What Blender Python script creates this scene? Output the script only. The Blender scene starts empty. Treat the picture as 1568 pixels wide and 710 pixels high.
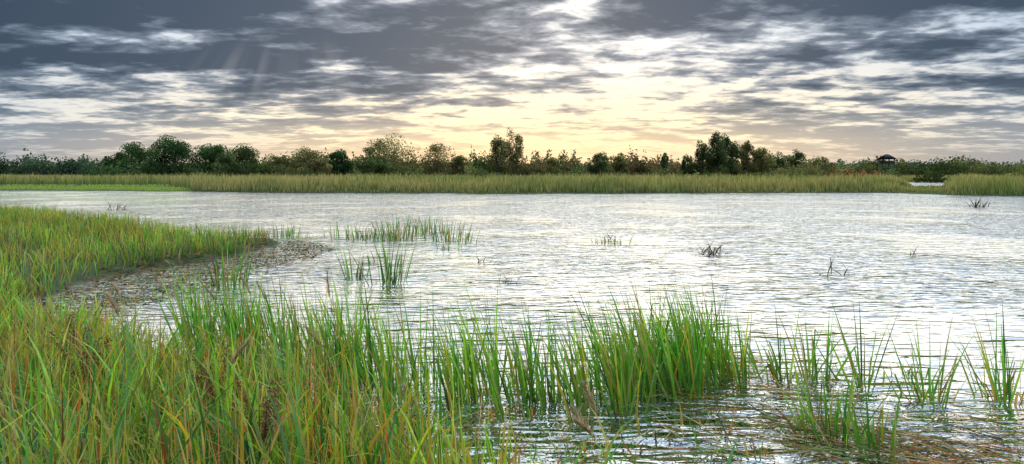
import bpy, math, numpy as np
from mathutils import Vector
rng = np.random.default_rng(7)
scene = bpy.context.scene
scene.view_settings.view_transform='Standard'
scene.view_settings.look='None'
scene.view_settings.exposure=0

# ---------------------------------------------------------------- camera
cam = bpy.data.cameras.new("camera"); camo = bpy.data.objects.new("camera", cam)
scene.collection.objects.link(camo)
camo.location=(0,0,2.5); camo.rotation_euler=(math.radians(90),0,0)
cam.sensor_width=36; cam.lens=36*1022/1568; cam.shift_y=-0.0593
cam.clip_start=0.05; cam.clip_end=9000
scene.camera=camo

SUN_AZ=math.radians(1.5); SUN_EL=math.radians(9)
sd=Vector((math.sin(SUN_AZ)*math.cos(SUN_EL), math.cos(SUN_AZ)*math.cos(SUN_EL), math.sin(SUN_EL)))

# ---------------------------------------------------------------- node helper
class NB:
    def __init__(s,nt): s.nt=nt
    def n(s,t,**k):
        x=s.nt.nodes.new(t)
        for a,b in k.items(): setattr(x,a,b)
        return x
    def put(s,sock,v):
        if isinstance(v,bpy.types.NodeSocket): s.nt.links.new(v,sock)
        else: sock.default_value=v
    def m(s,op,a,b=None,c=None,clamp=False):
        x=s.n('ShaderNodeMath',operation=op); x.use_clamp=clamp
        s.put(x.inputs[0],a)
        if b is not None: s.put(x.inputs[1],b)
        if c is not None: s.put(x.inputs[2],c)
        return x.outputs[0]
    def ss(s,v,a,b,o0=0.0,o1=1.0):
        x=s.n('ShaderNodeMapRange',interpolation_type='SMOOTHSTEP')
        s.put(x.inputs[0],v); x.inputs[1].default_value=a; x.inputs[2].default_value=b
        x.inputs[3].default_value=o0; x.inputs[4].default_value=o1
        return x.outputs[0]
    def mix(s,f,a,b,mode='MIX'):
        x=s.n('ShaderNodeMix',data_type='RGBA',blend_type=mode)
        s.put(x.inputs[0],f)
        for sock,v in ((x.inputs[6],a),(x.inputs[7],b)):
            if isinstance(v,tuple): v=(*v,1) if len(v)==3 else v
            s.put(sock,v)
        return x.outputs[2]
    def noise(s,vec,scale,detail=2,rough=.5,dist=0.0):
        x=s.n('ShaderNodeTexNoise')
        s.put(x.inputs['Vector'],vec); x.inputs['Scale'].default_value=scale
        x.inputs['Detail'].default_value=detail; x.inputs['Roughness'].default_value=rough
        x.inputs['Distortion'].default_value=dist
        return x.outputs['Fac']
    def xyz(s,a,b,c):
        x=s.n('ShaderNodeCombineXYZ'); s.put(x.inputs[0],a); s.put(x.inputs[1],b); s.put(x.inputs[2],c)
        return x.outputs[0]

# ---------------------------------------------------------------- sky
w=bpy.data.worlds.new("World"); scene.world=w; w.use_nodes=True
nt=w.node_tree; nt.nodes.clear(); N=NB(nt)
tc=N.n('ShaderNodeTexCoord'); sep=N.n('ShaderNodeSeparateXYZ'); nt.links.new(tc.outputs['Generated'],sep.inputs[0])
X,Y,Z=sep.outputs
zz=N.m('MAXIMUM',Z,0.0); zc=N.m('ADD',zz,0.10)
u=N.m('DIVIDE',X,zc); v=N.m('DIVIDE',Y,zc)
vec=N.xyz(N.m('MULTIPLY',u,0.78),v,5.3)
vec2=N.xyz(N.m('MULTIPLY',u,0.6),v,8.1)
n1=N.noise(vec,2.7,6,.54,.25)
n2=N.noise(vec2,.75,2,.5,.2)
n3=N.noise(vec,8.5,3,.6,.3)
d=N.m('ADD',N.m('MULTIPLY',n1,.54),N.m('MULTIPLY',n2,.26))
d=N.m('ADD',d,N.m('MULTIPLY',n3,.20))
left=N.ss(X,0.08,-0.32); up=N.ss(Z,0.085,0.15)
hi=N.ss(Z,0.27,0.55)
d=N.m('ADD',d,N.m('MULTIPLY',N.m('MULTIPLY',left,up),.080))
d=N.m('ADD',d,N.m('MULTIPLY',N.ss(Z,.15,.23),.046))
d=N.m('ADD',d,N.m('MULTIPLY',N.ss(X,.15,.5),.010))
d=N.m('SUBTRACT',d,N.m('MULTIPLY',hi,.065))
vm=N.n('ShaderNodeVectorMath',operation='DOT_PRODUCT'); nt.links.new(tc.outputs['Generated'],vm.inputs[0]); vm.inputs[1].default_value=sd
s_=N.m('MAXIMUM',vm.outputs['Value'],0.0)
g=N.m('POWER',s_,8.0); g2=N.m('POWER',s_,28.0)
d=N.m('SUBTRACT',d,N.m('MULTIPLY',N.m('MULTIPLY',g2,N.ss(Z,.20,.11)),.050))
cover=N.ss(d,.435,.53)
thick=N.ss(d,.48,.60)
low=N.ss(Z,0.14,0.02)
gap=N.mix(g,(.50,.64,.82),(1.24,1.20,1.14))
warmf=N.m('MULTIPLY',N.m('POWER',s_,5.0),N.ss(Z,.20,.05))
gap=N.mix(warmf,gap,(1.40,1.12,.66))
gap=N.mix(N.m('MULTIPLY',N.ss(n3,.48,.62),.40),gap,N.mix(g,(.30,.41,.55),(.82,.78,.70)))
cl=N.mix(g,(.16,.23,.325),(.43,.46,.52))
cl=N.mix(N.m('MULTIPLY',low,.85),cl,N.mix(g,(.20,.31,.43),(1.05,.80,.48)))
cld=N.mix(g,(.036,.066,.112),(.12,.15,.20))
cl=N.mix(N.m('MULTIPLY',thick,N.ss(Z,.03,.12)),cl,cld)
haze=N.mix(N.m('POWER',s_,6.0),(.16,.27,.39),(1.22,.84,.46))
col=N.mix(cover,gap,cl)
col=N.mix(N.m('MULTIPLY',N.ss(Z,.075,.0),.8),col,haze)
# shafts of light fanning out below a cloud gap
tx=N.m('ADD',N.m('DIVIDE',X,N.m('MAXIMUM',Y,.05)),.325); tz=N.m('SUBTRACT',.34,N.m('DIVIDE',Z,N.m('MAXIMUM',Y,.05)))
ra=N.m('DIVIDE',tx,N.m('MAXIMUM',tz,.02))
rn=N.noise(N.xyz(ra,0.0,0.0),4.5,1,.6)
ray=N.m('MULTIPLY',N.ss(rn,.44,.68),N.m('MULTIPLY',N.ss(ra,-1.2,-.1),N.ss(ra,.6,.2)))
ray=N.m('MULTIPLY',ray,N.m('MULTIPLY',N.ss(tz,.13,.19),N.ss(tz,.33,.18)))
col=N.mix(N.m('MULTIPLY',ray,.13),col,(1.0,.98,.9))
gain=N.m('ADD',N.m('ADD',1.0,N.m('MULTIPLY',hi,1.6)),N.m('MULTIPLY',N.m('MULTIPLY',N.ss(Y,.1,-.5),N.ss(Z,.1,.4)),2.7))  # added sky brightness overhead and behind the camera, unseen, to light the grass
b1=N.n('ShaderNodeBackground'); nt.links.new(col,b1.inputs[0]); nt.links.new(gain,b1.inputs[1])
st=N.n('ShaderNodeTexSky',sky_type='NISHITA'); st.sun_disc=False; st.sun_elevation=SUN_EL; st.sun_rotation=SUN_AZ
b2=N.n('ShaderNodeBackground'); nt.links.new(st.outputs[0],b2.inputs[0]); b2.inputs[1].default_value=.05
ms=N.n('ShaderNodeMixShader'); ms.inputs[0].default_value=.95
nt.links.new(b2.outputs[0],ms.inputs[1]); nt.links.new(b1.outputs[0],ms.inputs[2])
out=N.n('ShaderNodeOutputWorld'); nt.links.new(ms.outputs[0],out.inputs[0])

sl=bpy.data.lights.new("sun",'SUN'); sl.energy=1.25; sl.angle=math.radians(80); sl.color=(1,.94,.82)
so=bpy.data.objects.new("sun",sl); scene.collection.objects.link(so); so.rotation_euler=sd.to_track_quat('Z','Y').to_euler()
so.location=(0,0,60)

# ---------------------------------------------------------------- terrain maths
W1=np.array([(-240,97),(-65,86),(-41,82),(-21,76),(0,73.5),(20,74.5),(36,77.5),(43,76),(46,70),(52,65),(90,55),(240,50),(240,-40),(-240,-40)],float)
W2=np.array([(56,93),(62,95),(98,152),(88,150)],float)
LA=np.array([(-90,66),(-34,42.5),(-19.5,32.3),(-12,25.2),(-8.6,24),(-7.9,23),(-8.1,20.5),(-8.4,18.4),(-9.1,17),(-9.5,15),(-9.2,12.6),(-7.4,10.2),(-5.4,9.0),(-4.0,8.3),(-3.0,7.7),(-2.2,7.0),(-1.5,6.3),(-1.0,5.6),(-.45,4.8),(.3,3.9),(1.5,2),(2.5,0),(5,-38),(-90,-38)],float)
M1=np.array([(-8.2,24.2),(-6.8,23),(-5.7,21.2),(-5.9,18.5),(-6.5,15.5),(-6.8,13.0),(-7.0,11),(-9.0,12),(-10,18),(-9,22)],float)
M2=np.array([(1.9,9.0),(3.1,8.9),(3.9,7.9),(4.3,7.0),(5.2,6.3),(5.2,5.0),(1.4,5.0),(1.9,6.6),(2.2,7.6)],float)
def sd_poly(P,x,y):
    x=np.asarray(x,float).ravel(); y=np.asarray(y,float).ravel()
    best=np.full(x.shape,1e18); ins=np.zeros(x.shape,bool)
    n=len(P)
    for i in range(n):
        ax,ay=P[i]; bx,by=P[(i+1)%n]
        ex,ey=bx-ax,by-ay
        t=np.clip(((x-ax)*ex+(y-ay)*ey)/(ex*ex+ey*ey),0,1)
        dx=x-ax-t*ex; dy=y-ay-t*ey
        best=np.minimum(best,dx*dx+dy*dy)
        c=((ay>y)!=(by>y))
        with np.errstate(divide='ignore',invalid='ignore'):
            xi=ax+(y-ay)/(by-ay if by!=ay else 1e-9)*ex
        ins^= c&(x<xi)
    r=np.sqrt(best); return np.where(ins,r,-r)
def sn(x,y,s,seed=0):
    a=seed*1.7
    return (np.sin(x*s+a+1.3*np.sin(y*s*.7+a))+np.sin(y*s*1.13+2*a+1.1*np.sin(x*s*.9))+np.sin((x+y)*s*1.9+a)*.6+np.sin((x-y)*s*3.1+a)*.4)/3.0
def land(x,y):
    a=sd_poly(LA,x,y); w=np.maximum(sd_poly(W1,x,y),sd_poly(W2,x,y))
    return a,-w
def height(x,y):
    x=np.asarray(x,float).ravel(); y=np.asarray(y,float).ravel()
    a,b=land(x,y)
    R=np.hypot(x,y)
    a2=a+sn(x,y,2.3,1)*.22*(R<60)
    b2=b+sn(x,y,.5,2)*.8
    za=np.clip(a2*.3,-.7,.16)+np.where(a>0,np.clip(a*.12,0,.45)*np.clip((9-R)/7,0,1),0)
    zb=np.clip(b2*.12,-.7,.15)
    z=np.maximum(za,zb)
    for M,k,off in ((M1,1,-.058),(M2,2,-.075)):
        m=sd_poly(M,x,y)
        zm=np.clip(m*.25,-.7,0.0)+off+.045*sn(x,y,2.6,3+k)+.025*sn(x,y,9,5+k)
        z=np.maximum(z,np.minimum(zm,.05))
    far=R>400
    z=z+np.where(far,np.clip((R-400)/3000,0,1)*0.6,0)
    return z+.015*sn(x,y,3.1,9)*(R<60)

def mesh_from(name,verts,faces_idx,nper,cols=None,mat=None,smooth=False):
    me=bpy.data.meshes.new(name)
    nv=len(verts); nf=len(faces_idx)
    me.vertices.add(nv); me.vertices.foreach_set('co',np.ascontiguousarray(verts,dtype=np.float32).ravel())
    me.loops.add(nf*nper); me.loops.foreach_set('vertex_index',np.ascontiguousarray(faces_idx,dtype=np.int32).ravel())
    me.polygons.add(nf); me.polygons.foreach_set('loop_start',np.arange(0,nf*nper,nper,dtype=np.int32))
    me.polygons.foreach_set('loop_total',np.full(nf,nper,dtype=np.int32))
    if smooth: me.polygons.foreach_set('use_smooth',np.ones(nf,bool))
    if cols is not None:
        ca=me.color_attributes.new('Col','FLOAT_COLOR','POINT')
        c4=np.ones((nv,4),np.float32); c4[:,:3]=cols
        ca.data.foreach_set('color',c4.ravel())
    me.update(calc_edges=True)
    if mat: me.materials.append(mat)
    o=bpy.data.objects.new(name,me); scene.collection.objects.link(o)
    return o

# ---------------------------------------------------------------- materials
def newmat(name):
    m=bpy.data.materials.new(name); m.use_nodes=True; m.node_tree.nodes.clear()
    return m,NB(m.node_tree)
def veg_mat(name,trans=.45,gloss=.05,nscale=9):
    m,N=newmat(name); nt=m.node_tree
    at=N.n('ShaderNodeAttribute',attribute_name='Col')
    g=N.n('ShaderNodeNewGeometry')
    nz=N.noise(g.outputs['Position'],nscale,1,.6)
    c=N.mix(1.0,at.outputs['Color'],N.mix(nz,(.6,.6,.6),(1.4,1.4,1.35)),'MULTIPLY')
    p=N.n('ShaderNodeBsdfDiffuse'); nt.links.new(c,p.inputs[0])
    t=N.n('ShaderNodeBsdfTranslucent'); nt.links.new(N.mix(1.0,c,(1.35,1.35,.7),'MULTIPLY'),t.inputs[0])
    ms=N.n('ShaderNodeMixShader'); ms.inputs[0].default_value=trans
    nt.links.new(p.outputs[0],ms.inputs[1]); nt.links.new(t.outputs[0],ms.inputs[2])
    res=ms.outputs[0]
    if gloss>0:
        gg=N.n('ShaderNodeBsdfGlossy'); gg.inputs['Roughness'].default_value=.4; gg.inputs[0].default_value=(.8,.85,.8,1)
        m2=N.n('ShaderNodeMixShader'); m2.inputs[0].default_value=gloss
        nt.links.new(res,m2.inputs[1]); nt.links.new(gg.outputs[0],m2.inputs[2]); res=m2.outputs[0]
    o=N.n('ShaderNodeOutputMaterial'); nt.links.new(res,o.inputs[0]); return m
MG=veg_mat('blade_leaf',.5,.04); MF=veg_mat('tree_foliage',.35,0,.6); MD=veg_mat('dead_stalk',.15,.02,14)
def plain(name,c,rough=.8,sc=6):
    m,N=newmat(name); nt=m.node_tree; g=N.n('ShaderNodeNewGeometry')
    nz=N.noise(g.outputs['Position'],sc,3,.6)
    cc=N.mix(nz,tuple(a*.6 for a in c),tuple(a*1.4 for a in c))
    p=N.n('ShaderNodeBsdfPrincipled'); nt.links.new(cc,p.inputs['Base Color']); p.inputs['Roughness'].default_value=rough
    o=N.n('ShaderNodeOutputMaterial'); nt.links.new(p.outputs[0],o.inputs[0]); return m
MB=plain('bark',(.07,.055,.04)); MW=plain('weathered_wood',(.05,.045,.04)); MR=plain('dark_roof',(.03,.03,.033))
m,N=newmat('marsh_ground'); nt=m.node_tree; g=N.n('ShaderNodeNewGeometry'); sp=N.n('ShaderNodeSeparateXYZ'); nt.links.new(g.outputs['Position'],sp.inputs[0])
a=N.noise(g.outputs['Position'],1.4,4,.65); b=N.noise(g.outputs['Position'],14,4,.7); c0=N.noise(g.outputs['Position'],.05,3,.6)
grass=N.mix(a,(.035,.065,.015),(.10,.12,.04)); grass=N.mix(N.ss(c0,.4,.6),grass,(.11,.13,.035))
mud=N.mix(b,(.03,.026,.018),(.12,.10,.06)); mud=N.mix(N.ss(a,.45,.6),mud,(.08,.10,.03))
c=N.mix(N.ss(sp.outputs[2],.05,.10),mud,grass)
p=N.n('ShaderNodeBsdfPrincipled'); nt.links.new(c,p.inputs['Base Color']); nt.links.new(N.ss(sp.outputs[2],.0,.05,.4,.9),p.inputs['Roughness'])
bp=N.n('ShaderNodeBump'); bp.inputs['Strength'].default_value=.6; bp.inputs['Distance'].default_value=.04; nt.links.new(b,bp.inputs['Height']); nt.links.new(bp.outputs[0],p.inputs['Normal'])
o=N.n('ShaderNodeOutputMaterial'); nt.links.new(p.outputs[0],o.inputs[0]); MGR=m
# water
m,N=newmat('rippled_water'); nt=m.node_tree; g=N.n('ShaderNodeNewGeometry')
def mapped(rot,sx):
    mp=N.n('ShaderNodeMapping'); nt.links.new(g.outputs['Position'],mp.inputs[0]); mp.inputs['Rotation'].default_value=(0,0,math.radians(rot)); mp.inputs['Scale'].default_value=(sx,1,1); return mp.outputs[0]
r1=N.noise(mapped(-24,.30),5.6,1,.4,.8)
r2=N.noise(mapped(10,.42),2.1,1,.4,.5)
r3=N.noise(mapped(-12,.4),11.0,1,.4,.3)
amp=N.ss(N.noise(g.outputs['Position'],.16,3,.5),.36,.56,.34,1.0)
hgt=N.m('MULTIPLY',N.m('ADD',N.m('ADD',N.m('MULTIPLY',r1,.105),N.m('MULTIPLY',r2,.11)),N.m('MULTIPLY',r3,.024)),amp)
bp=N.n('ShaderNodeBump'); bp.inputs['Strength'].default_value=1; bp.inputs['Distance'].default_value=1.0; nt.links.new(hgt,bp.inputs['Height'])
gl=N.n('ShaderNodeBsdfGlossy'); gl.inputs['Roughness'].default_value=.03; gl.inputs[0].default_value=(.98,.99,1,1); nt.links.new(bp.outputs[0],gl.inputs['Normal'])
df=N.n('ShaderNodeBsdfDiffuse'); df.inputs[0].default_value=(.07,.09,.11,1)
fr=N.n('ShaderNodeFresnel'); fr.inputs[0].default_value=1.55; nt.links.new(bp.outputs[0],fr.inputs['Normal'])
fac=N.ss(fr.outputs[0],0,.42,.50,1.0)
ms=N.n('ShaderNodeMixShader'); nt.links.new(fac,ms.inputs[0]); nt.links.new(df.outputs[0],ms.inputs[1]); nt.links.new(gl.outputs[0],ms.inputs[2])
o=N.n('ShaderNodeOutputMaterial'); nt.links.new(ms.outputs[0],o.inputs[0]); MWA=m

# ---------------------------------------------------------------- ground + water
NR,NA=360,620
rad=np.concatenate([[0.3],np.geomspace(.6,4500,NR-1)]); ang=np.linspace(0,2*np.pi,NA,endpoint=False)
ang=ang+.55*np.sin(ang)*-1
RR,AA=np.meshgrid(rad,ang,indexing='ij')
gx=RR*np.sin(AA); gy=RR*np.cos(AA)
gz=height(gx,gy)
V=np.stack([gx.ravel(),gy.ravel(),gz],1)
i,j=np.meshgrid(np.arange(NR-1),np.arange(NA),indexing='ij'); j2=(j+1)%NA
F=np.stack([i*NA+j,i*NA+j2,(i+1)*NA+j2,(i+1)*NA+j],-1).reshape(-1,4)
F=F[:,::-1]
ground=mesh_from('ground',V,F,4,None,MGR,True)
mesh_from('lake_water',[(-238,-36,0),(238,-36,0),(238,160,0),(-238,160,0)],[(0,1,2,3)],4,None,MWA)

# ---------------------------------------------------------------- blades
def blades(base,H,W,az,th0,th1,cb,ct,K=5,tw=.9,kink=None,droop=1.5):
    n=len(base); base=np.asarray(base,float)
    H=np.broadcast_to(H,(n,)); W=np.broadcast_to(W,(n,))
    t=np.linspace(0,1,K+1)
    pts=np.zeros((n,K+1,3)); pts[:,0]=base
    kk=rng.uniform(.35,.8,n)
    for k in range(K):
        tm=(k+.5)/K
        th=th0+th1*tm**droop
        if kink is not None: th=th+np.where(tm>kk,kink,0)
        st=H/K
        pts[:,k+1,0]=pts[:,k,0]+np.sin(th)*np.cos(az)*st
        pts[:,k+1,1]=pts[:,k,1]+np.sin(th)*np.sin(az)*st
        pts[:,k+1,2]=pts[:,k,2]+np.cos(th)*st
    wp=np.clip(1-t**2.2,.04,1)*np.clip(.55+t*2,0,1)
    tws=az+rng.uniform(-tw,tw,n)
    side=np.stack([-np.sin(tws),np.cos(tws),np.zeros(n)],1)
    off=side[:,None,:]*(W[:,None]*wp[None,:])[:,:,None]*.5
    V=np.stack([pts-off,pts+off],2).reshape(-1,3)
    q=np.arange(K)
    f=np.stack([q*2,q*2+1,q*2+3,q*2+2],1)
    F=(f[None]+(np.arange(n)*(2*(K+1)))[:,None,None]).reshape(-1,4)
    cb=np.asarray(cb,float); ct=np.asarray(ct,float)
    if cb.ndim==1: cb=np.broadcast_to(cb,(n,3))
    if ct.ndim==1: ct=np.broadcast_to(ct,(n,3))
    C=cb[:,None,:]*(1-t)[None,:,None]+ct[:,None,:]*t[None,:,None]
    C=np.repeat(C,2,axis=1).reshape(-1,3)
    return V,F,C
def join(parts):
    Vs,Fs,Cs=[],[],[]; o=0
    for V,F,C in parts:
        Vs.append(V);Fs.append(F+o);Cs.append(C);o+=len(V)
    return np.vstack(Vs),np.vstack(Fs),np.vstack(Cs)
def make(name,parts,mat=MG):
    V,F,C=join(parts); return mesh_from(name,V,F,4,np.minimum(C,.85),mat)
def pal(n,cols,probs,jit=.25):
    cols=np.array(cols,float); i=rng.choice(len(cols),n,p=np.array(probs)/sum(probs))
    return cols[i]*rng.uniform(1-jit,1+jit,(n,1))*rng.uniform(.92,1.08,(n,3))
def quads(cen,size,col,flat=0,asp=.32):
    n=len(cen)
    a=rng.normal(size=(n,3)); a[:,2]*=(1-flat); a/=np.linalg.norm(a,axis=1)[:,None]
    b=rng.normal(size=(n,3)); b[:,2]*=(1-flat); b-=a*(a*b).sum(1)[:,None]; b/=np.linalg.norm(b,axis=1)[:,None]
    s=np.broadcast_to(size,(n,))[:,None]
    a=a*s*.5; b=b*s*asp
    V=np.stack([cen-a,cen+b,cen+a,cen-b],1).reshape(-1,3)
    F=np.arange(4*n).reshape(n,4); C=np.repeat(col,4,axis=0)
    return V,F,C
GREEN=(.15,.44,.035); LIME=(.38,.62,.045); DKG=(.045,.20,.03); YEL=(.78,.58,.07); BRN=(.30,.15,.045); TAN=(.58,.42,.20); RUST=(.68,.20,.04)

def at(x,y): return np.stack([x,y,height(x,y)],1)
def grass_field(poly,xr,yr,dens,Hr,Wr,cols,probs,mask=None,inset=.05,spread=.22,bend=(.2,1.6),K=5,hf=None):
    n=int((xr[1]-xr[0])*(yr[1]-yr[0])*dens)
    x=rng.uniform(*xr,n); y=rng.uniform(*yr,n)
    d=sd_poly(poly,x,y)+sn(x,y,1.7,4)*.2
    k=(d>inset)&(sn(x,y,2.7,13)+rng.normal(0,.5,n)>-.55)
    if mask is not None: k&=mask(x,y)
    x,y=x[k],y[k]; n=len(x)
    H=rng.uniform(*Hr,n)*(1+.28*sn(x,y,1.9,6)+.14*sn(x,y,.6,2))
    if hf is not None: H=H*hf(x,y)
    patch=1.0+.45*sn(x,y,1.1,8)
    c=pal(n,cols,probs,.5)*np.clip(patch,.5,1.45)[:,None]
    warm=np.clip(sn(x,y,.8,11)+.3*sn(x,y,3,2),0,1)[:,None]; c=c*(1+warm*np.array([.8,.02,0]))
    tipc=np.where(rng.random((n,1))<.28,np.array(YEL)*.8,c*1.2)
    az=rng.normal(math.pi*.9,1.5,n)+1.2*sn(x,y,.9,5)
    return blades(at(x,y)-[0,0,.03],H,rng.uniform(*Wr,n),az,rng.normal(0.06,spread,n),rng.uniform(*bend,n),c*np.array([.38,.34,.4]),tipc,K=K,kink=np.where(rng.random(n)<.18,rng.uniform(.6,1.9,n),0))  # root tint: darker plant base, with shade between the blades painted in too
near=lambda x,y:(np.hypot(x,y)>2.3)&(np.abs(x)<np.maximum(y,0)*.9+.6)&(y<13.5)
hn=lambda x,y:1.06-.42*np.clip((y-5)/6,0,1)
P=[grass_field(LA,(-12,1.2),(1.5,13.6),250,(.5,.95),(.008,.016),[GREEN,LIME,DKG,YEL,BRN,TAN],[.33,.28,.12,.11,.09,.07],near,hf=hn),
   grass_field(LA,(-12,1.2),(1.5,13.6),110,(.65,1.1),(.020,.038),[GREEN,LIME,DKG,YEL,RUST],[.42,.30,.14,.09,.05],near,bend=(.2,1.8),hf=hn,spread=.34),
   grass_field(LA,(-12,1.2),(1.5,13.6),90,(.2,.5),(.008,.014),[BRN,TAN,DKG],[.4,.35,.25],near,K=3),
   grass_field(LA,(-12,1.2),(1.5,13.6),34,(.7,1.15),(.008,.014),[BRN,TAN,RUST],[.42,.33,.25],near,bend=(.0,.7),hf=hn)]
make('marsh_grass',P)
mid=lambda x,y:(y>12.8)&(x>-.95*y)
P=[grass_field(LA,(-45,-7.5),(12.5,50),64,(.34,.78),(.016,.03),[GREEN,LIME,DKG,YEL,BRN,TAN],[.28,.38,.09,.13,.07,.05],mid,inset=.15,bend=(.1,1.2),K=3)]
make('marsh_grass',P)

# --- upright reeds
def clump(cx,cy,n,H,spread=.12,lean=(-.1,0),fan=.16,Wr=(.016,.030),cols=(GREEN,LIME,DKG,YEL),pr=(.60,.20,.14,.06),kinkp=.12):
    x=cx+rng.normal(0,spread,n); y=cy+rng.normal(0,spread,n)
    ox,oy=(x-cx)/max(spread,1e-3),(y-cy)/max(spread,1e-3)
    lx=lean[0]+ox*fan*.6+rng.normal(0,fan*.5,n); ly=lean[1]+oy*fan*.5+rng.normal(0,fan*.4,n)
    az=np.arctan2(ly,lx); th=np.hypot(lx,ly)
    b=np.stack([x,y,np.minimum(height(x,y),0)-.02],1); b[:,2]=np.maximum(b[:,2],-.12)
    c=pal(n,cols,pr,.4)
    tip=np.where(rng.random((n,1))<.22,np.array(TAN)*.9,c*1.15)
    return blades(b,H*rng.uniform(.55,1.15,n),rng.uniform(*Wr,n),az,th,rng.uniform(0,.35,n),c*np.array([.8,.6,.55]),tip,K=6,tw=1.6,kink=np.where(rng.random(n)<kinkp,rng.uniform(.8,2.2,n),0),droop=2)
P=[]
line=np.array([(-5.1,10.6),(-3.9,9.9),(-2.9,9.1),(-2.0,8.3),(-1.1,7.7),(-.2,7.5),(.6,7.55),(1.3,7.8),(2.0,8.2),(2.7,8.75)])
for k in range(len(line)-1):
    a,b=line[k],line[k+1]
    for q in range(15):
        t=rng.random(); c=a+(b-a)*t
        cx=c[0]+rng.normal(0,.12); cy=c[1]+rng.uniform(-.85,.35)
        P.append(clump(cx,cy,rng.integers(8,16),rng.uniform(.95,1.32),.06,(-.14,0),.18))
for q in range(22):
    P.append(clump(rng.normal(2.1,.33),rng.normal(8.0,.40),rng.integers(8,14),rng.uniform(.9,1.22),.07,(-.17,0),.2))
for q in range(12):
    P.append(clump(rng.uniform(-1.0,2.0),rng.uniform(5.9,7.0),rng.integers(2,5),rng.uniform(.3,.6),.06,(-.1,0)))
make('cattail_reeds',P)
def px(pxx,pyy):   # surveyed ground position from a bearing / depression pair
    D=2555/(pyy-262); return (pxx-784)/1022*D, D
singles=[(1200,585,26,1.05,.12),(1245,578,26,.95,.13),(1320,592,24,1.08,.10),(1412,612,28,1.0,.10),(1535,612,46,1.05,.13),(1262,668,42,.95,.12),(1335,695,30,.75,.15),(1150,700,6,.3,.08),(1170,560,10,.5,.12),(1375,575,6,.45,.1)]
for (a,b,n,H,s) in singles:
    X0,Y0=px(a,b); make('reed_clump',[clump(X0,Y0,n,H,s,(-.12,0),.30,kinkp=.18),clump(X0,Y0,n//4,H*.75,s,(-.3,0),.5,cols=(BRN,TAN,RUST),pr=(.4,.4,.2),kinkp=.5)])
mids=[(540,366,36,.8,.5),(520,362,14,.75,.35),(562,364,16,.7,.3),(610,366,80,1.0,.38),(590,368,20,.8,.3),(638,354,50,.85,.6),(665,358,34,.8,.6),(690,368,50,.85,.4),(712,372,10,.55,.25),(602,434,34,1.25,.17),(588,402,8,.6,.2),(545,426,18,.85,.1),(436,362,46,.65,.35),(690,382,10,.55,.2),
 (343,392,60,.8,.35),(230,402,90,.6,.5),(930,372,24,.5,.25),(350,440,40,1.1,.2),(470,364,14,.3,.3)]
for (a,b,n,H,s) in mids:
    X0,Y0=px(a,b); make('reed_clump',[clump(X0,Y0,n,H,s,(0,0),.16,Wr=(.026,.046),cols=(GREEN,DKG,TAN,BRN),pr=(.42,.36,.12,.10))])
for (a,b,n,H,W) in [(1090,390,46,.6,.035),(1495,317,34,1.1,.08),(1397,391,7,.5,.03),(785,434,12,.45,.02),(740,402,8,.5,.025),(1290,421,9,.9,.035),(180,321,20,.9,.05),(935,371,14,.5,.035)]:
    X0,Y0=px(a,b); x=X0+rng.normal(0,H*.3,n); y=Y0+rng.normal(0,H*.3,n)
    P=[blades(np.stack([x,y,np.full(n,-.02)],1),H*rng.uniform(.4,1,n),W,rng.uniform(0,6.28,n),rng.uniform(.4,1.4,n),rng.uniform(0,.7,n),pal(n,[BRN,DKG],[.7,.3])*.25,pal(n,[BRN,DKG],[.7,.3])*.3,K=3)]
    make('twig_tangle',P,MD)
# broad arching leaves at the water margin
def broad(X0,Y0,n,H,cols,pr,sp=.12,W=(.03,.045)):
    x=X0+rng.normal(0,sp,n); y=Y0+rng.normal(0,sp,n); c=pal(n,cols,pr)
    make('broad_leaf_reed',[blades(at(x,y),H*rng.uniform(.7,1.1,n),rng.uniform(*W,n),rng.choice([.2,2.9],n)+rng.normal(0,.5,n),rng.uniform(.1,.5,n),rng.uniform(.3,1.2,n),c*.8,c*1.1,K=7,tw=1.2)])
BG=(.16,.42,.12)
for a in [(-.95,4.9,8,1.1,(BG,LIME),(.7,.3)),(.3,4.5,8,1.1,(BG,LIME,RUST),(.6,.3,.1)),(-1.6,4.4,7,1.05,(BG,RUST,LIME),(.5,.2,.3)),(1.55,5.1,4,.6,(BG,LIME),(.5,.5)),(-2.7,4.6,9,1.1,(BG,LIME),(.6,.4)),(-3.3,6.2,9,1.1,(BG,YEL),(.7,.3)),(-.2,5.0,5,.75,(RUST,TAN),(.5,.5)),(-2.0,6.2,8,1.1,(BG,LIME),(.6,.4)),(-4.2,5.6,9,1.1,(BG,LIME),(.6,.4))]: broad(*a)

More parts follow.
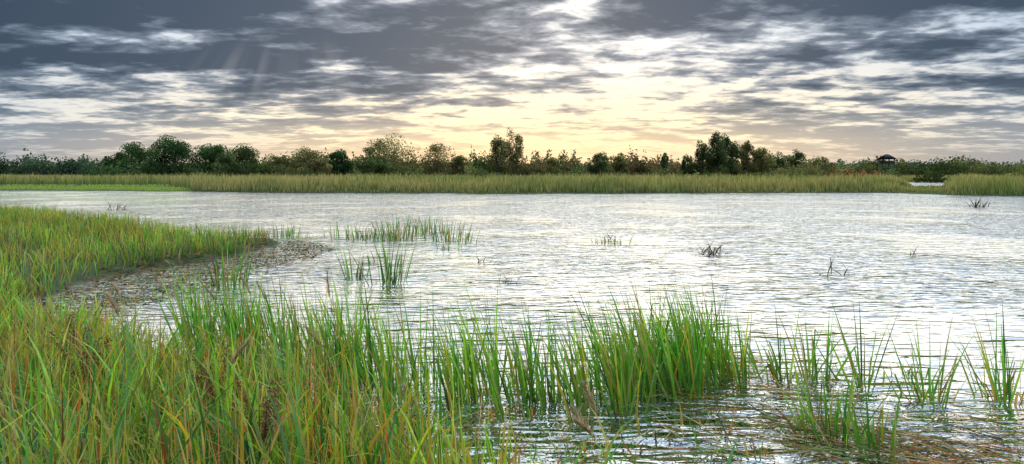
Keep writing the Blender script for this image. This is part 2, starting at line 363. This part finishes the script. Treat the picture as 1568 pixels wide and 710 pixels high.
# --- floating dead reed mats
def mat_debris(poly,n,L,azm=None,W=(.008,.02)):
    mn=poly.min(0);mx=poly.max(0); x=rng.uniform(mn[0],mx[0],n*3); y=rng.uniform(mn[1],mx[1],n*3)
    d=sd_poly(poly,x,y)+sn(x,y,3,3)*.3; k=(d>-.1); x=x[k][:n];y=y[k][:n]; m=len(x)
    az=rng.uniform(0,6.28,m) if azm is None else rng.normal(azm,.5,m)
    b=np.stack([x,y,np.maximum(height(x,y),0)+rng.uniform(.004,.05,m)],1)
    c=pal(m,[BRN,TAN,(.18,.28,.05),(.1,.08,.05),RUST],[.28,.24,.24,.12,.12],.4)*.85
    return blades(b,rng.uniform(*L,m),rng.uniform(*W,m),az,np.full(m,1.52)+rng.normal(0,.05,m),rng.normal(0,.1,m),c,c*1.1,K=3,tw=.5)
def flakes(poly,n,size):
    mn=poly.min(0);mx=poly.max(0); x=rng.uniform(mn[0],mx[0],n*3); y=rng.uniform(mn[1],mx[1],n*3)
    d=sd_poly(poly,x,y)+sn(x,y,4,6)*.35+rng.normal(0,.1,n*3); k=(d>-.05); x=x[k][:n];y=y[k][:n]; m=len(x)
    cen=np.stack([x,y,np.maximum(height(x,y),0)+rng.uniform(.004,.015,m)],1)
    return quads(cen,rng.uniform(*size,m),pal(m,[(.15,.20,.05),TAN,(.09,.08,.04),(.2,.14,.07)],[.4,.1,.3,.2],.4),flat=.93)
make('floating_reed_debris',[mat_debris(M1,1500,(.25,1.0),W=(.015,.035)),flakes(M1,3600,(.03,.12))],MD)
make('floating_reed_debris',[mat_debris(M2,400,(.2,1.0),azm=2.8,W=(.012,.028)),flakes(M2,2200,(.012,.035))],MD)
M4=np.array([(3.0,6.6),(5.3,5.7),(5.3,5.3),(3.2,5.5),(2.6,6.1)],float)
make('floating_reed_debris',[mat_debris(M4,240,(.3,1.1),azm=2.75,W=(.014,.03))],MD)
M3=np.array([(-2,8),(0,7.3),(2,7.6),(2.2,5.2),(-.6,5.2)],float)
make('floating_reed_debris',[mat_debris(M3,260,(.1,.7),W=(.010,.026)),flakes(M3,1500,(.012,.035))],MD)

# --- common reed stalks with seed plumes
def plume_reed(name,X0,Y0,H,lean,azl,s=1.0,c=(.46,.31,.20)):
    z=float(height([X0],[Y0])[0])
    P=[blades(np.array([[X0,Y0,z]]),H,.012*s,np.array([azl]),lean*.4,lean,np.array(BRN),np.array(TAN)*.8,K=8,tw=.1)]
    pts=P[0][0].reshape(-1,2,3).mean(1); a,b=pts[-3],pts[-1]
    n=150; t=rng.random(n)**.8; base=a+(b-a)*t[:,None]
    az=rng.normal(azl,.8,n)
    P.append(blades(base,rng.uniform(.07,.2,n)*s*(1.15-.75*t),.006*s,az,rng.uniform(.1,.5,n),rng.uniform(.5,2.0,n),np.array(c)*.8*rng.uniform(.6,1.3,(n,1)),np.array(c)*1.3*rng.uniform(.7,1.4,(n,1)),K=4))
    lv=5; tt=rng.integers(2,5,lv); P.append(blades(pts[tt],rng.uniform(.3,.5,lv),.018,rng.uniform(0,6.28,lv),rng.uniform(.3,.8,lv),rng.uniform(.5,1.2,lv),pal(lv,[GREEN,YEL,TAN],[.5,.3,.2]),pal(lv,[LIME,TAN],[.5,.5])))
    make(name,P,MG)
for a in [(-2.55,9.6,1.6,.1,2.8),(-3.4,9.6,1.55,.5,2.9),(-3.15,9.4,1.45,.5,2.8),(-3.7,9.2,1.4,.6,3.0),(-5.6,9.9,1.1,.5,2.8),
          (-1.7,7.0,1.1,.6,3.0),(-.5,5.2,.95,.5,2.9),(.85,5.2,1.05,.35,2.9),(.95,5.25,.9,.7,3.3),(.8,5.3,.85,.6,2.5),(-2.4,5,1.05,.5,.2),(-3.9,7,1.1,.5,2.9)]:
    plume_reed('plumed_reed',*a)
def dock(X0,Y0,H):
    z=float(height([X0],[Y0])[0]); P=[]
    n=5; az=rng.uniform(0,6.28,n); ths=rng.uniform(.1,.55,n); ths[0]=.05; Hs=H*rng.uniform(.4,.7,n); Hs[0]=H
    zb=np.where(np.arange(n)==0,0,H*.4)
    s=blades(np.stack([np.full(n,X0),np.full(n,Y0),z+zb],1),Hs,.012,az,ths,.15,np.array(BRN)*.6,np.array(BRN)*.5,K=6); P.append(s)
    pts=s[0].reshape(n,7,2,3).mean(2)
    for q in range(n):
        m=150; t=rng.uniform(1.5 if q else 3,6,m); i0=np.floor(np.minimum(t,5.99)).astype(int); f=(t-i0)[:,None]
        cen=pts[q][i0]*(1-f)+pts[q][i0+1]*f+rng.normal(0,.014,(m,3))
        P.append(quads(cen,rng.uniform(.012,.028,m),pal(m,[(.24,.10,.05),(.34,.16,.08)],[.6,.4],.3)))
    make('dock_plant',P,MD)
for a in [(-2.35,5.3,.95),(-1.6,4.3,.9),(-3.6,5.6,1.0),(-4.4,6.8,.9),(-.75,5.4,.75)]: dock(*a)

# --- far reed beds
def reedbed():
    P=[]
    def samp(n,ymin,ymax):
        D=np.sqrt(rng.uniform(ymin**2,ymax**2,n)); t=rng.uniform(-.92,.92,n); return D*t,D
    for (n,y0,y1,dmax,wr) in ((170000,58,112,6,(.06,.11)),(80000,75,240,400,(.12,.25))):
        x,y=samp(n,y0,y1); a,b=land(x,y); b=b+sn(x,y,.5,2)*1.1
        k=(b>.1)&(b<dmax)&(a<0); x,y,b=x[k],y[k],b[k]; n=len(x)
        H=1.62+.42*sn(x,y,.17,3)+.35*sn(x,y,.8,5)
        t=x/y
        short=(t<-.50+.03*sn(x,y,.3,1))&(y<112)
        H=np.where(short,.28,H)
        H=np.where((t>.54)&(t<.66)&(y<100),.95,H)
        H=np.where((t>.58)&(t<.65)&(y<100),.5,H)
        H=np.where((y>150),H*.7,H)
        H=H*np.clip(.25+b*.28,.2,1)*rng.uniform(.55,1.2,n)
        mixv=np.clip(.62+.8*sn(x,y,.11,7)+.5*sn(x,y,.7,3),0,1)[:,None]
        ct=(np.array([.68,.50,.22])*mixv+np.array([.26,.32,.09])*(1-mixv))*rng.uniform(.55,1.35,(n,1))
        cb=(np.array([.17,.24,.06]))*rng.uniform(.35,1.3,(n,1))
        ct=np.where(short[:,None],np.array([.45,.58,.10])*rng.uniform(.8,1.2,(n,1)),ct); cb=np.where(short[:,None],ct*.8,cb)
        bz=height(x,y)
        P.append(blades(np.stack([x,y,bz],1),H,rng.uniform(*wr,n),rng.uniform(0,6.28,n),rng.normal(0,.08,n),rng.uniform(0,.5,n),cb,ct,K=2,tw=3))
    make('reed_bed',P,MG)
reedbed()

# ---------------------------------------------------------------- trees
def tube(a,b,ra,rb,seg=6):
    a=np.array(a,float);b=np.array(b,float);d=b-a;d/=np.linalg.norm(d)+1e-9
    u_=np.cross(d,[.3,.9,.1]);u_/=np.linalg.norm(u_);v_=np.cross(d,u_)
    an=np.linspace(0,2*np.pi,seg,endpoint=False)
    ring=np.cos(an)[:,None]*u_+np.sin(an)[:,None]*v_
    V=np.vstack([a+ring*ra,b+ring*rb]); i=np.arange(seg); j=(i+1)%seg
    return V,np.stack([i,j,j+seg,i+seg],1),np.ones((2*seg,3))*.1
def tree(name,X0,Y0,H,W,kind='round',col=(.045,.075,.02),n=4200,leaf=.42,crown0=.2,airy=1.0):
    n=int(n*1.3); leaf=leaf*1.2
    T=[]
    zb=.1; top=np.array([X0+rng.normal(0,.03*H),Y0,zb+H*.92])
    base=np.array([X0,Y0,zb-.2]); midp=base+(top-base)*.45+np.array([rng.normal(0,.02*H),0,0])
    r=H*.018
    T+= [tube(base,midp,r*1.3,r*.8),tube(midp,top,r*.8,r*.15)]
    m=int(46 if kind!='tall' else 44)
    cents=[];sizes=[]
    skew=rng.uniform(-.12,.12)*W
    for q in range(m):
        f=rng.uniform(crown0,1.0)
        ff=(f-crown0)/(1-crown0)
        if kind=='round': prof=math.sin(math.pi*min(1,ff*.8+.16))**.6
        elif kind=='tall': prof=.25+.75*math.sin(math.pi*min(1,ff*.78+.16))
        else: prof=1.1-.8*f
        an=rng.uniform(0,6.28); rr=W*.5*prof*rng.uniform(.15,1.05)**.7
        p=np.array([X0+skew*ff+math.cos(an)*rr,Y0+math.sin(an)*rr,zb+H*f*rng.uniform(.86,1.0)])
        cents.append(p); sizes.append(W*rng.uniform(.06,.135))
        att=base+(top-base)*max(.12,f*.72-.05)
        el=(att+p)/2+np.array([0,0,-.04*H])
        T+=[tube(att,el,r*.35,r*.2,5),tube(el,p,r*.2,r*.05,5)]
    cents=np.array(cents);sizes=np.array(sizes)
    idx=rng.choice(m,n,p=sizes**2/sum(sizes**2))
    g_=rng.normal(size=(n,3)); g_/=np.maximum(1,np.linalg.norm(g_,axis=1)[:,None]/1.7)
    cen=cents[idx]+g_*(sizes[idx]*airy)[:,None]*([1,1,.75] if kind!='tall' else [.8,.8,1.3])
    cen[:,2]=np.maximum(cen[:,2],.4)
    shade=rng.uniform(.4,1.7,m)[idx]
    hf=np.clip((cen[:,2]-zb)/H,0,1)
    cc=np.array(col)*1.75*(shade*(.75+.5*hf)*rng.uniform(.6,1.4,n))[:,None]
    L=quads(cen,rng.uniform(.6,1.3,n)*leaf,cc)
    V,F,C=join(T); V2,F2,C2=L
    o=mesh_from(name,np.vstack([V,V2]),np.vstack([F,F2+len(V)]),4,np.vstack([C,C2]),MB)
    o.data.materials.append(MF)
    mi=np.zeros(len(F)+len(F2),np.int32); mi[len(F):]=1
    o.data.polygons.foreach_set('material_index',mi)
def T(name,pxx,top,wpx,D,kind='round',**k):
    X0=(pxx-784)/1022*D; H=(262-top)/1022*D+2.4; tree(name,X0,D,H,wpx/1022*D,kind,**k)
G1=(.036,.066,.022); G2=(.062,.078,.030); G3=(.12,.108,.042); G4=(.14,.112,.05); BR=(.15,.10,.05)
T('alder_tree',202,219,62,215,col=G1,n=7000,crown0=.02)
T('alder_tree',178,234,38,225,col=G1,crown0=.02)
T('alder_tree',254,211,68,205,col=G1,n=9500,crown0=.02)
T('alder_tree',322,217,54,210,col=G1,n=7600,crown0=.02)
T('alder_tree',366,226,62,200,col=G2,n=6600,crown0=.02)
T('willow_tree',346,240,44,190,col=G2,crown0=.0)
T('willow_tree',425,238,50,215,col=G3,crown0=.0)
T('willow_tree',466,230,62,215,col=G3,crown0=.02)
T('willow_tree',480,244,40,190,col=G4,crown0=0)
T('alder_tree',520,230,38,200,col=G1,crown0=.03,n=5600)
T('oak_tree',563,229,36,220,col=G2,crown0=.1,n=3200)
T('oak_tree',602,215,84,210,col=G3,crown0=.12,n=6200,airy=1.0)
T('willow_tree',575,243,44,190,col=G2,crown0=0)
T('birch_tree',668,225,56,215,col=G4,crown0=.1,n=3800)
T('birch_tree',702,236,30,220,col=G3,crown0=.05,n=2400)
T('poplar_tree',764,209,34,205,'tall',col=G3,crown0=.10,n=3300,airy=1.0,leaf=.4)
T('poplar_tree',790,203,38,207,'tall',col=G4,crown0=.10,n=3500,airy=1.0,leaf=.4)
T('birch_tree',848,241,22,215,col=G3,crown0=.1,n=1800)
T('birch_tree',916,234,28,215,col=G2,crown0=.1,n=2400)
T('birch_tree',948,235,26,215,col=G3,crown0=.1,n=2200)
T('birch_tree',1017,233,14,215,'tall',col=G2,crown0=.1,n=1400)
T('birch_tree',1052,236,18,215,'tall',col=G2,crown0=.1,n=1600)
T('poplar_tree',1076,221,30,212,'tall',col=G2,n=3400,crown0=.02)
T('poplar_tree',1098,206,38,208,'tall',col=G2,n=4800,crown0=.02)
T('poplar_tree',1120,210,34,210,'tall',col=G2,n=4200,crown0=.02)
T('poplar_tree',1143,220,32,212,'tall',col=G3,n=3600,crown0=.02)
T('poplar_tree',1166,228,34,212,'tall',col=G3,n=3400,crown0=.02)
T('birch_tree',1188,234,28,220,'tall',col=G2,n=2600,crown0=.02)
T('birch_tree',1216,231,30,220,col=G2,n=2600,crown0=.02)
T('birch_tree',1262,241,34,230,col=G3,n=2400,crown0=.02)
def mass(name,px0,px1,D,topf,col,n,leaf=.5,cl=60,depth=14,wid=(1.5,4)):
    cx=np.linspace(px0,px1,cl)+rng.normal(0,(px1-px0)/cl,cl); yy=D+rng.uniform(-depth,depth,cl); xx=(cx-784)/1022*yy
    tops=np.array([(262-topf(c))/1022*D+2.4 for c in cx])*rng.uniform(.72,1.15,cl)
    rw=rng.uniform(*wid,cl); w_=rw*tops; idx=rng.choice(cl,n,p=w_/w_.sum())
    u_=rng.normal(size=(n,3)); u_/=np.linalg.norm(u_,axis=1)[:,None]; rr=rng.random(n)**.4
    lump=1+.25*np.sin(u_[:,0]*7+idx)+.2*np.sin(u_[:,2]*9+idx*2)
    cen=np.stack([xx[idx]+u_[:,0]*rr*rw[idx]*lump,yy[idx]+u_[:,1]*rr*rw[idx],.1+np.abs(u_[:,2])*rr*tops[idx]*lump*.95],1)
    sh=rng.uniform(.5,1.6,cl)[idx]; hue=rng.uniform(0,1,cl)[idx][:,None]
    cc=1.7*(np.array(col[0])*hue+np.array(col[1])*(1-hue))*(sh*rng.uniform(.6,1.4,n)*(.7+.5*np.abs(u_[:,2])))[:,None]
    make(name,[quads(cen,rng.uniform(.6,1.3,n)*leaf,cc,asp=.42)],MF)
f=lambda v,a=3,s=.05:(lambda c:v+a*math.sin(c*s)+a*.6*math.sin(c*s*2.7))
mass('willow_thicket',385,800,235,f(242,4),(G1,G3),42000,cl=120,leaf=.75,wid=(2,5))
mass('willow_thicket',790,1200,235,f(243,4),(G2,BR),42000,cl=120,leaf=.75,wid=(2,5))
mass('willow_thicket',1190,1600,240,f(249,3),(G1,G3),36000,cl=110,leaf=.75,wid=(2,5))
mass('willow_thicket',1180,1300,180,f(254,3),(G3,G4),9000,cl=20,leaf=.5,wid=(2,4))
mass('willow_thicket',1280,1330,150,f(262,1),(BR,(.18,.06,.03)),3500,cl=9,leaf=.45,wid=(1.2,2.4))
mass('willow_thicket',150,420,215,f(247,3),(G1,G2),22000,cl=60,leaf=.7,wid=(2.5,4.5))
# low shrubs standing in the reeds
mass('sallow_shrub',300,1560,165,f(259,3),(G2,G3),20000,cl=46,leaf=.5,wid=(1.5,5),depth=20)
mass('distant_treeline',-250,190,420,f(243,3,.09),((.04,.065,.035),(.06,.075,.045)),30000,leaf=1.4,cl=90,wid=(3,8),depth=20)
mass('distant_treeline',100,1500,520,f(248,2),((.06,.08,.07),(.08,.088,.07)),50000,leaf=2.0,cl=210,wid=(6,14),depth=30)  # this row and the next: distance haze put into the foliage colour
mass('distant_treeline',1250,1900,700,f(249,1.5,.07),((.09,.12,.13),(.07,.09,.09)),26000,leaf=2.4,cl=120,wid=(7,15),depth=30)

# ---------------------------------------------------------------- lookout hut
def box(name,parent,c,s,mat,rz=0):
    x,y,z=[q/2 for q in s]
    V=[(i*x,j*y,k*z) for i in(-1,1) for j in(-1,1) for k in(-1,1)]
    F=[(0,1,3,2),(4,6,7,5),(0,4,5,1),(2,3,7,6),(0,2,6,4),(1,5,7,3)]
    o=mesh_from(name,V,F,4,None,mat); o.location=c; o.rotation_euler=(0,rz,0); o.parent=parent; return o
hut=bpy.data.objects.new('bird_lookout_hut',None); scene.collection.objects.link(hut); hut.location=(122,218,.5)
for q,(sx,sy) in enumerate([(-1.9,-1.6),(1.9,-1.6),(-1.9,1.6),(1.9,1.6)]): box(f'stilt_{q+1}',hut,(sx,sy,1.9),(.25,.25,5.0),MW)
box('platform',hut,(-1.4,0,4.5),(7.2,3.8,.2),MW)
box('lower_wall',hut,(0.3,0,5.0),(3.6,3.0,.8),MW)
for q,sx in enumerate((-1.4,.3,2.0)): box(f'window_post_{q+1}',hut,(sx,-1.4,5.65),(.2,.2,.5),MW); box(f'rear_post_{q+1}',hut,(sx,1.4,5.65),(.2,.2,.5),MW)
o=mesh_from('roof',[(-2.2,-2.2,5.9),(2.8,-2.2,5.9),(2.8,2.2,5.9),(-2.2,2.2,5.9),(0.1,0,7.6),(.9,0,7.6)],[(0,1,5,4),(2,3,4,5),(1,2,5,5),(3,0,4,4),(0,3,2,1)],4,None,MR)
o.data.validate(); o.parent=hut
box('railing',hut,(-3.4,-1.8,5.4),(3.0,.08,.1),MW); box('railing_post',hut,(-4.8,-1.8,4.98),(.1,.1,.8),MW)
